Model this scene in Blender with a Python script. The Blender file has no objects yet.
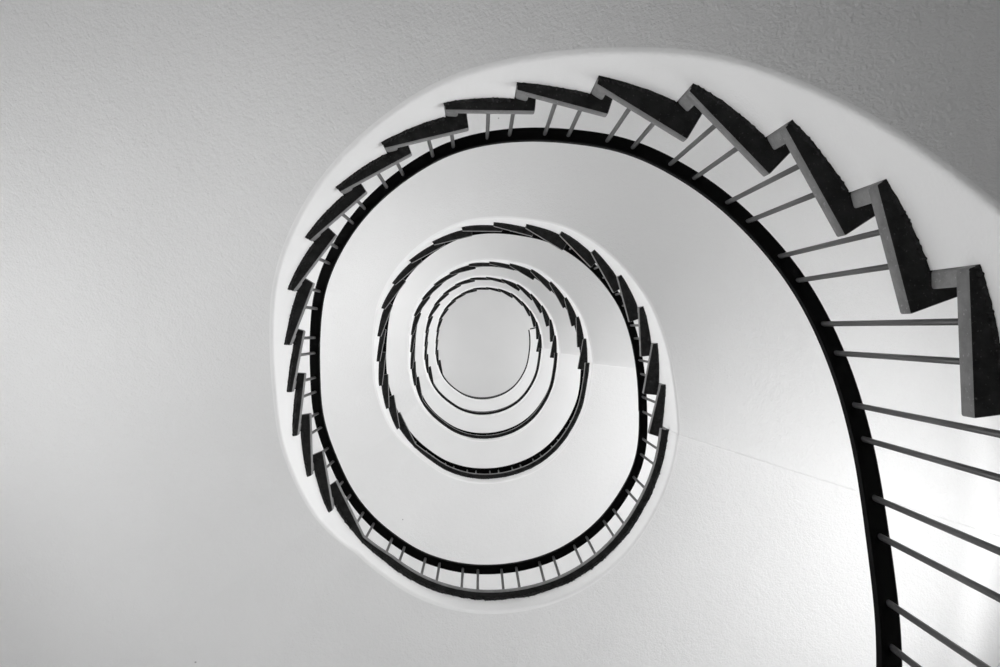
import bpy, bmesh, math, random
import numpy as np
from mathutils import Vector, Matrix

random.seed(4)
C = bpy.context.scene.collection
S = bpy.context.scene

# ------------------------------------------------------------------ camera, world, exposure
RISE = 0.17                      # one riser, metres
FPX = 800.0                      # focal length in pixels of a 1000 px wide frame
K = RISE / FPX                   # plan unit -> metres
VX, VY = 478.76, 329.09           # where the verticals meet in the photograph
d = np.array([VX - 500, VY - 333.5, FPX]); d /= np.linalg.norm(d)
ax = np.array([1, 0, 0.0]) - d[0] * d; ax /= np.linalg.norm(ax)
ay = np.cross(d, ax)
M = np.stack([ax, ay, d])
cam = bpy.data.cameras.new('camera'); cam.sensor_width = 36; cam.lens = FPX * 36 / 1000
cam.clip_start = 0.02; cam.clip_end = 100
co = bpy.data.objects.new('camera', cam); C.objects.link(co)
R = np.stack([M[:, 0], -M[:, 1], -M[:, 2]], axis=1)
co.matrix_world = Matrix([[R[i][0], R[i][1], R[i][2], 0] for i in range(3)] + [[0, 0, 0, 1]])
S.camera = co

w = bpy.data.worlds.new('sky'); S.world = w; w.use_nodes = True
w.node_tree.nodes['Background'].inputs[0].default_value = (1, 1, 1, 1)
w.node_tree.nodes['Background'].inputs[1].default_value = 0.6
S.view_settings.view_transform = 'Standard'; S.view_settings.look = 'None'
S.view_settings.gamma = 1; S.view_settings.use_curve_mapping = False
S.view_settings.exposure = 0.18
S.cycles.diffuse_bounces = 8
S.cycles.max_bounces = 10
LAND_POWER, FLIGHT_POWER = 60, 54        # watts of area light behind each added pane

# ------------------------------------------------------------------ measured plan of the eye
A0 = 6.042                       # height (in risers above the lens) of step 0 of the lowest flight
EDGE = [(4870, 1477), (4826, 412), (4607, -598), (4138, -1529), (3490, -2331), (2597, -2988), (1562, -3311), (537,
        -3467), (-530, -3404), (-1563, -2983), (-2427, -2407), (-3121, -1650), (-3621, -758), (-3872, 313), (-4011,
        1313), (-4085, 2343), (-3937, 3382), (-3602, 4394), (-2965, 5266), (-2130, 5970), (-1449, 6400), (-524,
        6715), (480, 6800), (1559, 6642), (2467, 6280), (3375, 5600), (4098, 4645), (4589, 3563), (4770, 2600)]
NOSE = [(4444, 2763), (4462, 1792), (4556, 826), (4399, -149), (4092, -1040), (3532, -1876), (2735, -2488), (1819,
        -3025), (847, -3279), (-158, -3219), (-1139, -2986), (-2014, -2470), (-2702, -1787), (-3294, -917), (-3659,
        35), (-3811, 971), (-3871, 1935), (-3741, 2915), (-3562, 3789)]
OFFS = [(0, 0), (-44, -21), (5, 18), (-49, -11), (55, 5), (55, 5)]
PT = np.array(EDGE, float)
kn = [float(i) for i in range(1, 20)]
for i in range(19, len(PT)):
    kn.append(kn[-1] + np.hypot(*(PT[i] - PT[i - 1])) / 1075.)
UT = kn[-1] + np.hypot(*(PT[0] - PT[-1])) / 1075. - 1      # one full turn in step widths
N = len(PT)
BASE = [A0, A0 + 19, A0 + 37, A0 + 54, A0 + 71, A0 + 88]
LAND = [A0 + 19, A0 + 38, A0 + 55, A0 + 72, A0 + 89]
FIRST = [-12, 1, 2, 2, 2]
LAST = [18, 18, 17, 17, 17]
LEND = [0, 1, 1, 1, 2.35]        # where each landing ends, in the next turn's count
TT = 0.267                        # tread thickness in risers
WID = 2.0 / K                    # flight width


def _curve(x):
    x = (x - 1) % UT + 1
    i = max(j for j in range(N) if kn[j] <= x + 1e-9)
    g = lambda j: (PT[j % N], kn[j % N] + UT * (j // N))
    (p0, t0), (p1, t1), (p2, t2), (p3, t3) = g(i - 1), g(i), g(i + 1), g(i + 2)
    m1 = (p2 - p0) / (t2 - t0); m2 = (p3 - p1) / (t3 - t1); h = t2 - t1; s = (x - t1) / h
    return (2*s**3 - 3*s**2 + 1)*p1 + (s**3 - 2*s**2 + s)*h*m1 + (-2*s**3 + 3*s**2)*p2 + (s**3 - s**2)*h*m2


ND = 1500
_tab = np.array([_curve(1 + UT * i / ND) for i in range(ND)])


def _smooth(tab, sig):
    n = int(sig * ND / UT * 3); k = np.exp(-0.5 * (np.arange(-n, n + 1) / (sig * ND / UT)) ** 2); k /= k.sum()
    out = np.zeros_like(tab)
    for j, kk in zip(range(-n, n + 1), k): out += kk * np.roll(tab, j, axis=0)
    return out


TAB_C = _smooth(_tab, 0.25)      # edge of the concrete
_T2 = _smooth(_tab, 0.8)
_tan = np.roll(_T2, -4, axis=0) - np.roll(_T2, 4, axis=0)
_tan /= np.linalg.norm(_tan, axis=1)[:, None]
TAB_N = np.stack([-_tan[:, 1], _tan[:, 0]], 1)
if (TAB_N[0] @ (_T2[0] - np.array([450, 1700]))) < 0: TAB_N = -TAB_N


def look(tab, u):
    x = ((u - 1) % UT) / UT * ND; i = int(x) % ND; f = x - int(x)
    return tab[i] * (1 - f) + tab[(i + 1) % ND] * f


def edge(u, out=0.0):
    return look(TAB_C, u) + look(TAB_N, u) * out


def theta(u):                    # bearing of the radial joint at u, degrees
    n = math.floor((u - 1) / UT); v = u - n * UT
    t = 6 - 13 * (v - 1) if v <= 19 else -228 - 126 * (v - 19) / (UT + 1 - 19)
    return t - 360 * n


def ray(u):
    a = math.radians(theta(u)); return np.array([math.cos(a), math.sin(a)])


# the eye is not quite true from storey to storey
WKN = [1, 3, 5, 7, 10, 13, 15, 16.5, 18.5, 24, UT + 1]
WOBBLE = [[0] * 10 + [60], [75, 85, 60, 40, 60, 40, 20, -70, -160, -200, 20], [40, 10, -20, 0, 20, 30, -30, -60, -80, -120, 0],
          [30, 20, -30, 60, 140, 60, 20, 0, -50, -120, -20], [70, 20, 0, 120, 120, 60, 20, 0, -50, -150, 0], [0] * 11]


def off(k, u):
    a = np.array(OFFS[k], float); b = np.array(OFFS[k + 1], float)
    t = min(max((u - 19) / (UT - 18), 0), 1)
    sh = np.interp(u, WKN, WOBBLE[k])
    return a * (1 - t) + b * t + look(TAB_N, u) * sh


def W3(p, z): return Vector((p[0] * K, p[1] * K, z * RISE))


# ------------------------------------------------------------------ materials
def mat(name, col, rough=0.6, metal=0.0, spec=0.5):
    m = bpy.data.materials.new(name); m.use_nodes = True
    b = m.node_tree.nodes['Principled BSDF']
    b.inputs['Base Color'].default_value = (*col, 1) if len(col) == 3 else col
    b.inputs['Roughness'].default_value = rough; b.inputs['Metallic'].default_value = metal
    b.inputs['Specular IOR Level'].default_value = spec
    return m, m.node_tree, b


def noise(nt, scale, detail=3, rough=0.5, coord='Object'):
    tc = nt.nodes.new('ShaderNodeTexCoord'); n = nt.nodes.new('ShaderNodeTexNoise')
    n.inputs['Scale'].default_value = scale; n.inputs['Detail'].default_value = detail
    n.inputs['Roughness'].default_value = rough
    nt.links.new(tc.outputs[coord], n.inputs['Vector']); return n


def ramp(nt, src, stops):
    r = nt.nodes.new('ShaderNodeValToRGB')
    while len(r.color_ramp.elements) > 1: r.color_ramp.elements.remove(r.color_ramp.elements[0])
    for i, (p, c) in enumerate(stops):
        e = r.color_ramp.elements[0] if i == 0 else r.color_ramp.elements.new(p)
        e.position = p; e.color = (c, c, c, 1)
    nt.links.new(src, r.inputs[0]); return r


def bump(nt, b, src, dist, strength=1.0, prev=None):
    n = nt.nodes.new('ShaderNodeBump'); n.inputs['Distance'].default_value = dist
    n.inputs['Strength'].default_value = strength
    nt.links.new(src, n.inputs['Height'])
    if prev: nt.links.new(prev.outputs[0], n.inputs['Normal'])
    nt.links.new(n.outputs[0], b.inputs['Normal']); return n


def plaster(name, val, grain=1.0):
    m, nt, b = mat(name, (val, val, val), 0.85, 0, 0.2)
    n1 = noise(nt, 1.3, 4); r = ramp(nt, n1.outputs['Fac'], [(0.3, val * 0.965), (0.7, val)])
    # a few small specks of dirt
    tc = nt.nodes.new('ShaderNodeTexCoord'); v = nt.nodes.new('ShaderNodeTexVoronoi'); v.inputs['Scale'].default_value = 2.6
    nt.links.new(tc.outputs['Object'], v.inputs['Vector'])
    sp = ramp(nt, v.outputs['Distance'], [(0.012, 0.45), (0.02, 1.0)])
    mx = nt.nodes.new('ShaderNodeMix'); mx.data_type = 'RGBA'; mx.blend_type = 'MULTIPLY'; mx.inputs[0].default_value = 1
    nt.links.new(r.outputs[0], mx.inputs[6]); nt.links.new(sp.outputs[0], mx.inputs[7])
    nt.links.new(mx.outputs[2], b.inputs['Base Color'])
    p = bump(nt, b, noise(nt, 110, 3, 0.6).outputs['Fac'], 0.004 * grain, 0.8)
    bump(nt, b, noise(nt, 30, 3, 0.5).outputs['Fac'], 0.006 * grain, 0.4, p)
    return m


PLASTER = plaster('smooth_white_plaster', 0.92, .5)
ROUGHCAST = plaster('roughcast_white_plaster', 0.84)  # real roughcast grain; greyer tone puts soffit shade into the colour
CEIL = plaster('ceiling_paint', 0.72, .5)
WALL = plaster('wall_plaster', 0.88)


def stone(name, lo, hi, speck, rough):
    m, nt, b = mat(name, (lo, lo, lo), rough, 0, 0.3)
    n1 = noise(nt, 22, 6, 0.65); r = ramp(nt, n1.outputs['Fac'], [(0.35, lo), (0.62, hi)])
    n2 = noise(nt, 120, 2, 0.5); r2 = ramp(nt, n2.outputs['Fac'], [(0.64, 0.0), (0.73, 1.0)])
    mx = nt.nodes.new('ShaderNodeMix'); mx.data_type = 'RGBA'
    nt.links.new(r2.outputs[0], mx.inputs[0]); nt.links.new(r.outputs[0], mx.inputs[6])
    mx.inputs[7].default_value = (speck, speck, speck, 1)
    nt.links.new(mx.outputs[2], b.inputs['Base Color'])
    bump(nt, b, n1.outputs['Fac'], 0.003, 0.6)
    return m


ROUGH = stone('sawn_stone_underside', 0.005, 0.018, 0.055, 0.9)  # rough finish, with the shade of downward faces darkened into its colour
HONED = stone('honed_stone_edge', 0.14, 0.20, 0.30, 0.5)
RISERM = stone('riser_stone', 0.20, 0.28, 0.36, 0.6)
MORTAR = stone('dark_mortar', 0.012, 0.03, 0.08, 0.95)
RAILM, _, _ = mat('black_handrail_plastic', (0.0015, 0.0015, 0.0015), 0.6, 0, 0.05)
RODM, _, _ = mat('dark_steel_rod', (0.085, 0.085, 0.085), 0.42, 0.2, 0.5)
FRAMEM, _, _ = mat('window_frame_paint', (0.7, 0.7, 0.7), 0.4)
FLOORM = stone('ground_floor_stone', 0.5, 0.6, 0.45, 0.6)
BOUNCE_TOP = stone('worn_terrazzo_top', 0.66, 0.74, 0.4, 0.5)  # hidden tops made pale to bounce light up onto the soffits
GLASS = bpy.data.materials.new('window_glass'); GLASS.use_nodes = True
_nt = GLASS.node_tree; _nt.nodes.clear()
_o = _nt.nodes.new('ShaderNodeOutputMaterial'); _t = _nt.nodes.new('ShaderNodeBsdfTransparent')
_t.inputs[0].default_value = (0.95, 0.95, 0.95, 1)
_nt.links.new(_t.outputs[0], _o.inputs[0])


# ------------------------------------------------------------------ helpers
def finish(bm, name, mats, parent=None, sharp=35, recalc=True, smooth=True):
    if recalc: bmesh.ops.recalc_face_normals(bm, faces=bm.faces)
    for f in bm.faces: f.smooth = smooth
    if smooth:
        for e in bm.edges:
            if len(e.link_faces) == 2 and e.calc_face_angle(0) > math.radians(sharp): e.smooth = False
    me = bpy.data.meshes.new(name); bm.to_mesh(me); bm.free()
    for m in mats: me.materials.append(m)
    o = bpy.data.objects.new(name, me); C.objects.link(o)
    if parent is not None: o.parent = parent
    return o


def tag(o, label=None, cat=None, group=None, kind=None):
    if label: o['label'] = label
    if cat: o['category'] = cat
    if group: o['group'] = group
    if kind: o['kind'] = kind
    return o


def empty(name, loc):
    o = bpy.data.objects.new(name, None); C.objects.link(o); o.location = loc; o.empty_display_size = 0.1
    return o


def prism(bm, poly, z0, z1, org=Vector((0, 0, 0))):
    """vertical prism over a plan polygon (plan units), z in risers"""
    a = [bm.verts.new(W3(p, z0) - org) for p in poly]; b = [bm.verts.new(W3(p, z1) - org) for p in poly]
    n = len(poly); bm.faces.new(a[::-1]); bm.faces.new(b)
    for i in range(n): bm.faces.new((a[i], a[(i + 1) % n], b[(i + 1) % n], b[i]))
    return a, b


def bevel_inner(bm, sel, w=0.004, seg=2):
    es = [e for e in bm.edges if sel(e)]
    if es: bmesh.ops.bevel(bm, geom=es, offset=w, segments=seg, affect='EDGES', profile=0.5)


# ------------------------------------------------------------------ stair geometry
_loc = []
for s in range(3, 19):
    o_ = edge(s - 1); t_ = edge(s - .9) - edge(s - 1.1); t_ /= np.hypot(*t_)
    w_ = np.array(NOSE[s - 1]) - o_; _loc.append((w_ @ -t_, -w_ @ look(TAB_N, s - 1)))
BACK, INW = np.mean(_loc, axis=0)


def nose(s, k=0):
    if k: return nose(s) - look(TAB_N, s) * 20
    if 1 <= s <= 19: return np.array(NOSE[s - 1], float)
    t_ = edge(s - .9) - edge(s - 1.1); t_ /= np.hypot(*t_)
    return edge(s - 1) - t_ * BACK - look(TAB_N, s - 1) * INW


def back(s, k=0): return edge(s, -105 if k == 0 else -125)


ORD = ['', 'first', 'second', 'third', 'fourth', 'fifth', 'sixth', 'seventh', 'eighth', 'ninth', 'tenth', 'eleventh',
       'twelfth', 'thirteenth', 'fourteenth', 'fifteenth', 'sixteenth', 'seventeenth', 'eighteenth', 'nineteenth', 'twentieth']
TURN = ['outermost', 'second', 'third', 'fourth', 'innermost']


def inner_edges(o, sel_r=0.9):
    pass


def to_wall(p, r):
    n = 400; best = None
    W = [edge(1 + UT * i / n) + ray(1 + UT * i / n) * (WID - 60) for i in range(n + 1)]
    for a, b in zip(W[:-1], W[1:]):
        d_ = b - a; den = r[0] * d_[1] - r[1] * d_[0]
        if abs(den) < 1e-9: continue
        t = ((a - p)[0] * d_[1] - (a - p)[1] * d_[0]) / den; q = ((a - p)[0] * r[1] - (a - p)[1] * r[0]) / den
        if t > 0 and -1e-6 <= q <= 1 + 1e-6 and (best is None or t < best): best = t
    return p + r * best


def make_step(s, k):
    """tread s at local height 0 with the riser that carries it (z_rise: room below)"""
    B, A = nose(s, k), back(s, k); rb = ray(s); rf = ray(s - 1)
    AO = edge(s) + rb * (WID - 60)
    # nosing line runs out to the wall
    BO = to_wall(B, rf)
    org = W3(edge(s), 0)
    root = empty('stone_step', org)
    bm = bmesh.new()
    a, b = prism(bm, [B, A, AO, BO], 0, TT, org)
    bm.edges.ensure_lookup_table()
    iv = set(a[:2] + b[:2])
    bevel_inner(bm, lambda e: e.verts[0] in iv or e.verts[1] in iv, 0.005, 2)
    bmesh.ops.recalc_face_normals(bm, faces=bm.faces)
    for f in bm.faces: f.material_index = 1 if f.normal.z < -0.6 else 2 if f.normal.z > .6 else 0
    finish(bm, 'tread', [HONED, ROUGH, BOUNCE_TOP], root)
    # riser: stands on the back end of the tread below
    bm = bmesh.new()
    A1 = edge(s - 1, 5); fw = nose(s - 1) - back(s - 1)
    fw = fw / np.hypot(*fw) * 205
    perp = rf * (WID - 200)
    prism(bm, [A1 + rf * 4, A1 + fw + rf * 4, A1 + fw + perp, A1 + perp], -1 + TT, -0.001, org)
    iv2 = [e for e in bm.edges if abs(e.verts[0].co.z - e.verts[1].co.z) > .05
           and (e.verts[0].co - Vector((W3(A1, 0) - org).xyz)).xy.length < .08]
    bmesh.ops.bevel(bm, geom=iv2, offset=.009, segments=3, affect='EDGES', profile=.5)
    finish(bm, 'riser', [RISERM], root)
    return root


def mortar_strip(parent, org, k, u0, u1, z, seed, amp=.045):
    rnd = random.Random(seed); n = max(6, int((u1 - u0) * 46)); bm = bmesh.new(); rows = []
    base = rnd.uniform(.3, 1)
    for i in range(n + 1):
        u = u0 + (u1 - u0) * i / n
        base = min(1, max(.1, base + rnd.uniform(-.28, .28)))
        dz = base * amp + (rnd.uniform(0, amp) if rnd.random() < .2 else 0)
        dn = 45 + rnd.uniform(-12, 25)
        o_ = off(k, u)
        rows.append([bm.verts.new(W3(edge(u, -dn) + o_, z + .01) - org), bm.verts.new(W3(edge(u, -dn * .7) + o_, z - dz) - org),
                     bm.verts.new(W3(edge(u, 8) + o_, z - dz) - org), bm.verts.new(W3(edge(u, 8) + o_, z + .01) - org)])
    for a, b in zip(rows[:-1], rows[1:]):
        for j in range(4): bm.faces.new((a[j], b[j], b[(j + 1) % 4], a[(j + 1) % 4]))
    bm.faces.new(rows[0]); bm.faces.new(rows[-1][::-1])
    return finish(bm, 'mortar_joint', [MORTAR], parent)


protos = {}
for k in range(5):
    o3 = W3(OFFS[k], 0)
    for s in range(FIRST[k], LAST[k] + 1):
        z = BASE[k] + s
        if (s, k > 0) not in protos:
            r = make_step(s, int(k > 0)); protos[s, k > 0] = r
        else:
            src = protos[s, k > 0]; r = src.copy(); C.objects.link(r)
            for ch in src.children:
                if ch.name.startswith('mortar'): continue
                c = ch.copy(); C.objects.link(c); c.parent = r
        o3 = W3(off(k, s), 0)
        r.location = W3(edge(s), z) + o3
        if k < 3:
            mortar_strip(r, W3(edge(s), z) + o3, k, s - 1 + .02, s, z, s * 7 + k, .03 if s < 9 and k == 0 else .045)
        if k == 0:
            if s < 3:
                lab = 'dark stone step below the frame, %s step up the lowest flight' % ORD[s + 13]
            else:
                lab = 'dark stone step of the outermost turn, %s up from the right frame edge' % ORD[s - 2]
            if s == 3: lab = 'largest dark stone step, cut by the right frame edge'
        else:
            lab = 'dark stone step of the %s turn, %s up from the landing below' % (TURN[k], ORD[s - FIRST[k] + 1])
        tag(r, lab, 'stair step', 'steps of the %s turn of the stair' % TURN[k])

# plastered concrete bodies: cheek towards the eye, soffit below
BEV = [(0, 110), (0, 70), (12, 28), (35, 7), (80, 0)]     # (outward, upward) in plan units -> risers


def body(name, k, u0, u1, topf, botf, steps, step_u=0.125):
    """sections from u0 to u1; topf(u_mid) piecewise constant, botf(u) continuous"""
    us = [u0]
    while us[-1] < u1 - 1e-6:
        us.append(min(u1, math.floor((us[-1] + 1e-6) / step_u + 1) * step_u))
    bm = bmesh.new(); prev = None
    org = W3(edge(u1), topf(u1 - .01))

    def section(u, top):
        o_ = off(k, u); zb = botf(u); vs = []
        r = ray(u)
        pts = [(edge(u) + r * (WID - 20), top), (edge(u), top)]
        for dx, dz in BEV: pts.append((edge(u) + r * dx, zb + dz * K / RISE))
        pts.append((edge(u) + r * 1500, zb)); pts.append((edge(u) + r * 4500, zb)); pts.append((edge(u) + r * (WID - 20), zb))
        return [bm.verts.new(W3(p + o_, z) - org) for p, z in pts]
    prev = section(us[0], topf(us[0] + .01)); bm.faces.new(prev)
    for a, b in zip(us[:-1], us[1:]):
        t = topf((a + b) / 2); cur = section(b, t)
        n = len(cur)
        for j in range(n): bm.faces.new((prev[j], cur[j], cur[(j + 1) % n], prev[(j + 1) % n]))
        tn = topf(b + .01) if b < u1 - 1e-6 else t
        if abs(tn - t) > .01:
            # step up: a vertical wall behind the riser
            o_ = off(k, b)
            n0 = bm.verts.new(W3(edge(b) + ray(b) * (WID - 20) + o_, tn) - org); n1 = bm.verts.new(W3(edge(b) + o_, tn) - org)
            bm.faces.new((cur[0], cur[1], n1, n0)); cur = [n0, n1] + cur[2:]
            # re-use the lower verts, new top verts: the side rails get their own vertical step
        prev = cur
    bm.faces.new(prev[::-1])
    bmesh.ops.recalc_face_normals(bm, faces=bm.faces)
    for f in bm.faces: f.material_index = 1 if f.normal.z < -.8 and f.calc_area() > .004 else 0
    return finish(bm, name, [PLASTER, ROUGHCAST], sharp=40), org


def place(o, org): o.location = org; return o


for k in range(5):
    a = BASE[k]
    ustart = FIRST[k] - 1
    uend = LAST[k]
    topf = lambda u, a=a: a + math.floor(u) + 1 - .002
    botf = lambda u, a=a, k=k: max(a + u - 1.05, LAND[k - 1] - 1.0 if k else -99)
    o, org = body('stair_flight', k, ustart, uend, topf, botf, True); place(o, org)
    tag(o, ('white plastered body and underside of the %s flight under its dark steps' % TURN[k]) if k else
        'white plastered body of the outermost flight, entering at the right frame edge', 'stair flight')
    Lz = LAND[k]; ue = UT + LEND[k]
    if k < 4:
        cr = ue
        botl = lambda u, a=a, Lz=Lz: min(a + u - 1.05, Lz - 1.0)
    else:
        botl = lambda u, a=a, Lz=Lz: min(a + u - 1.05, Lz - 1.0)
    o, org = body('landing', k, uend, ue, lambda u, Lz=Lz: Lz - .002, botl, False); place(o, org)
    tag(o, 'white plastered %s landing with a thin dark stone edge, at the bottom of the rings' % (TURN[k] if k in (0, 4) else TURN[k]), 'landing')
    # stone paving of the landing with its overhanging edge
    ins = -187 if k < 4 else -120
    sl = uend + 1; B, A = nose(sl, k), back(sl, k); Bo = to_wall(B, ray(uend)); Ao = edge(sl) + ray(sl) * (WID - 60)
    oo = off(k, sl)
    secs = [(B + (A - B) * t + oo, Bo + (Ao - Bo) * t + oo) for t in (0, .25, .5, .75, 1)]
    n = 90
    for i in range(1, n + 1):
        u = sl + (ue - sl) * i / n
        e0 = -105 if k == 0 else -125; e = e0 + (ins - e0) * min(1, (u - sl) / .8)
        secs.append((edge(u, e) + off(k, u), edge(u) + ray(u) * (WID - 60) + off(k, u)))
    bm = bmesh.new(); prev = None
    for p, q in secs:
        r = (q - p) / np.hypot(*(q - p))
        pts = [(p + r * 12, Lz), (p, Lz + .03), (p, Lz + TT - .03), (p + r * 12, Lz + TT), (q, Lz + TT), (q, Lz)]
        cur = [bm.verts.new(W3(p_, z) - org) for p_, z in pts]
        if prev:
            for j in range(6):
                f = bm.faces.new((prev[j], cur[j], cur[(j + 1) % 6], prev[(j + 1) % 6]))
        else: bm.faces.new(cur)
        prev = cur
    bm.faces.new(prev[::-1])
    bmesh.ops.recalc_face_normals(bm, faces=bm.faces)
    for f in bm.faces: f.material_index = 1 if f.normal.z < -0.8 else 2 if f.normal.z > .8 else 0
    finish(bm, 'stone_paving', [HONED, ROUGH, BOUNCE_TOP], o)
    if k < 3: mortar_strip(o, org, k, uend + .02, ue, Lz, 99 + k, .1)
    # riser of the landing
    s = uend + 1; A1 = edge(s - 1, 5); rf = ray(s - 1); fw = nose(s - 1) - back(s - 1); fw = fw / np.hypot(*fw) * 205
    bm = bmesh.new(); oo = off(k, s - 1)
    prism(bm, [A1 + oo + rf * 4, A1 + fw + oo + rf * 4, A1 + fw + rf * (WID - 200) + oo, A1 + rf * (WID - 200) + oo], Lz - 1 + TT, Lz - .001, org)
    finish(bm, 'riser', [RISERM], o)

# ------------------------------------------------------------------ railings
RU = [-12, 0, 1, 1, 1]


def zraw(k, u):
    ext = 0.0
    if k == 0 and u < 1: ext = min(.15, (1 - u) * .1)
    z = BASE[k] + u + 6.1 + ext
    if k > 0: z = max(z, LAND[k - 1] + 4.75)
    z = min(z, LAND[k] + 4.75)
    if k < 4: z = max(z, BASE[k + 1] + (u - UT) + 6.1)
    return z


def zr(k, u): return sum(zraw(k, u + d_) * w_ for d_, w_ in ((-.5, 1), (-.25, 2), (0, 3), (.25, 2), (.5, 1))) / 9


rod_me = None


def rod(parent, p, z0, z1, rootloc):
    global rod_me
    if rod_me is None:
        bm = bmesh.new()
        bmesh.ops.create_cone(bm, cap_ends=True, segments=14, radius1=.008, radius2=.008, depth=1, matrix=Matrix.Translation((0, 0, .5)))
        for f in bm.faces: f.smooth = len(f.verts) == 4
        rod_me = bpy.data.meshes.new('baluster'); bm.to_mesh(rod_me); bm.free(); rod_me.materials.append(RODM)
    o = bpy.data.objects.new('baluster', rod_me); C.objects.link(o); o.parent = parent
    o.location = W3(p, z0) - rootloc; o.scale = (1, 1, (z1 - z0) * RISE)
    return o


RCD = [0, 90, 190, 210, 230]


def rc(k, u): return sum(rc0(k, u + x) for x in (-.8, -.4, 0, .4, .8)) / 5


def rc0(k, u):
    w_ = min(max((u - 3) / 4, 0), 1)
    if k > 0: u = max(u, 4)
    if u > 18: w_ = max(0, 1 - (u - 18) / (UT - 17))
    if k > 0: u = max(u, 4)
    return np.interp(u, [-3, -1, .4, 1.6, 6, 7.5, 9, 11, 14, 16, 18, 20, 22, 26, UT],
                     [150, 180, 225, 310, 380, 450, 440, 405, 405, 430, 470, 500, 410, 390, 383]) - RCD[k] * w_


for k in range(5):
    u0 = RU[k]; u1 = UT + (RU[k + 1] if k < 4 else LEND[4] - .05)
    root_loc = W3(edge(u0, rc(k, u0)) + np.array(OFFS[k]), BASE[k] + u0)
    root = empty('railing', root_loc)
    nm = {0: 'black handrail on dark steel rods along the outermost turn, leaving at the lower right',
          1: 'black handrail on steel rods along the second ring, inside the first landing',
          2: 'black handrail on steel rods along the third ring of the stair',
          3: 'black handrail on steel rods along the fourth ring of the stair',
          4: 'black handrail on steel rods along the innermost, topmost ring'}[k]
    tag(root, nm, 'railing', 'stair railings')
    bm = bmesh.new(); n = int((u1 - u0) * 8); prev = None
    hw, hh, c = 128, .2, 16
    path = [(edge(u, 0) + look(TAB_N, u) * rc(k, u) + off(k, u), look(TAB_N, u), zr(k, u)) for u in [u0 + (u1 - u0) * i / n for i in range(n + 1)]]
    # ease the path so the rail runs as one fair curve
    P = np.array([p[0] for p in path])
    if k == 4:
        pe = path[-1]; r = ray(u1)
        for t in (300, 900, 2000, 4000): path.append((pe[0] + r * t, np.array([r[1], -r[0]]) , pe[2])); 
        P = np.array([p[0] for p in path])
    for i, (p, nn, z) in enumerate(path):
        tg = P[min(i + 1, len(P) - 1)] - P[max(i - 1, 0)]; tg = tg / np.hypot(*tg)
        q = np.array([-tg[1], tg[0]]); q = q if q @ look(TAB_N, u0 + (u1 - u0) * min(i, n) / n) > -0.3 or True else -q
        if i > 0 and q @ lastq < 0: q = -q
        if i == 0 and q @ nn < 0: q = -q
        lastq = q
        zc = c * K / RISE
        sec = [(-hw + c, 0), (hw - c, 0), (hw, zc), (hw, hh - zc), (hw - c, hh), (-hw + c, hh), (-hw, hh - zc), (-hw, zc)]
        cur = [bm.verts.new(W3(p + q * a_, z + b_) - root_loc) for a_, b_ in sec]
        if prev:
            for j in range(8): bm.faces.new((prev[j], cur[j], cur[(j + 1) % 8], prev[(j + 1) % 8]))
        else: bm.faces.new(cur)
        prev = cur
    bm.faces.new(prev[::-1])
    finish(bm, 'handrail', [RAILM], root, sharp=30)
    # two rods to a step
    for s in range(FIRST[k], LAST[k] + 2):
        for fr in (0, .385):
            u = s - 1 + fr + np.interp(s - 1, [0, 4, 6, 9, 12, 15, 18], [0, .05, -.03, -.08, -.08, .03, -.07])
            p = edge(u, rc(k, u)) + off(k, u)
            rod(root, p, BASE[k] + s + TT - .02, zr(k, u) + .05, root_loc)
    nl = math.ceil((u1 - LAST[k]) / .983)
    for i in range(nl):
        for fr in (0, .38):
            u = LAST[k] - .13 + (i + 1) * .983 + fr - (.1 if k else 0)
            if u > u1 - .25: continue
            p = edge(u, rc(k, u)) + off(k, u)
            rod(root, p, LAND[k] + TT - .02, zr(k, u) + .05, root_loc)

# ------------------------------------------------------------------ the room: outer wall, ground floor, ceiling, added windows
FL = BASE[0] + FIRST[0] - 1 + TT
TOP = LAND[4] + 16
# unseen windows added for light: upper end of each landing, middle of each flight
ADDED_WINS = [(UT - 1.6, UT + 2.4, L + 6.5, L + 14.5, LAND_POWER * (.75 if L == LAND[4] else 1)) for L in [A0 + 1] + LAND]
ADDED_WINS += [(14.5, 17.5, b + 20.5, b + 28.0, FLIGHT_POWER * (.8 if b < A0 else 1)) for b in [A0 - 18] + BASE[:5]]


def wallp(u): return edge(u) + ray(u) * WID


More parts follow.
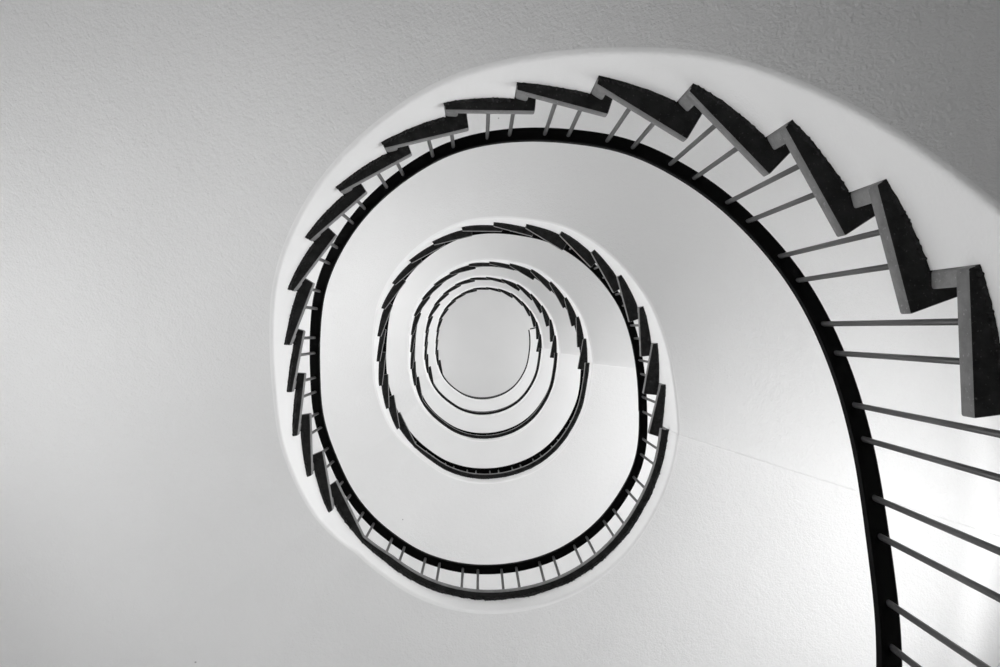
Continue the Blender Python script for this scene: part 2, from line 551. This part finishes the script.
bm = bmesh.new(); nu = 120
ulist = sorted(set([1 + UT * i / nu for i in range(nu)] + [x for w_ in ADDED_WINS for x in ((y - 1) % UT + 1 for y in w_[:2])]))
zlist = sorted(set([FL, TOP] + [x for w_ in ADDED_WINS for x in w_[2:4]]))
for z0, z1 in zip(zlist[:-1], zlist[1:]):
    for i, ua in enumerate(ulist):
        ub = ulist[i + 1] if i + 1 < len(ulist) else ulist[0] + UT
        mid = (ua + ub) / 2; zm = (z0 + z1) / 2
        if any((w_[0] < mid < w_[1] or w_[0] < mid + UT < w_[1]) and w_[2] < zm < w_[3] for w_ in ADDED_WINS): continue
        bm.faces.new([bm.verts.new(W3(wallp(x), z)) for x, z in ((ua, z0), (ub, z0), (ub, z1), (ua, z1))])
bmesh.ops.remove_doubles(bm, verts=bm.verts, dist=1e-5)
o = finish(bm, 'wall_outer', [WALL], sharp=60)
tag(o, kind='structure')
for nm, z in (('floor', FL), ('ceiling', TOP)):
    bm = bmesh.new(); bm.faces.new([bm.verts.new(W3(wallp(u), z)) for u in ulist])
    o = finish(bm, nm, [FLOORM if nm == 'floor' else CEIL], smooth=False); tag(o, kind='structure')

for i, (WU0, WU1, z0, z1, power) in enumerate(ADDED_WINS):
    cu = (WU0 + WU1) / 2
    a_, b_ = wallp(WU0), wallp(WU1)
    root = empty('window_%d' % (i + 1), W3((a_ + b_) / 2, z0)); tag(root, kind='structure')
    org = W3((a_ + b_) / 2, z0)
    dirv = (b_ - a_) / np.hypot(*(b_ - a_)); nrm_ = ray(cu)
    Lw = np.hypot(*(b_ - a_)); fw = .06 / K; ft = .04 / K; fz = .06 / RISE
    bm = bmesh.new()

    def bar(x0, x1, za, zb):
        p = a_ + dirv * x0; q = a_ + dirv * x1
        prism(bm, [p - nrm_ * ft, q - nrm_ * ft, q + nrm_ * ft, p + nrm_ * ft], za, zb, org)
    bar(0, fw, z0, z1); bar(Lw - fw, Lw, z0, z1); bar(Lw / 2 - fw / 2, Lw / 2 + fw / 2, z0, z1)
    bar(0, Lw, z0, z0 + fz); bar(0, Lw, z1 - fz, z1)
    finish(bm, 'window_frame', [FRAMEM], root, smooth=False)
    bm = bmesh.new()
    bm.faces.new([bm.verts.new(W3(p, z) - org) for p, z in ((a_, z0), (b_, z0), (b_, z1), (a_, z1))])
    finish(bm, 'window_pane', [GLASS], root, smooth=False)
    # area lamp added outside the pane as daylight
    ld = bpy.data.lights.new('window_daylight', 'AREA'); ld.shape = 'RECTANGLE'
    ld.size = Lw * K; ld.size_y = (z1 - z0) * RISE; ld.energy = power
    lo = bpy.data.objects.new('window_daylight', ld); C.objects.link(lo)
    lo.location = W3((a_ + b_) / 2 + nrm_ * (.35 / K), (z0 + z1) / 2)
    lo.rotation_euler = Vector((-nrm_[0], -nrm_[1], 0)).to_track_quat('-Z', 'Y').to_euler()
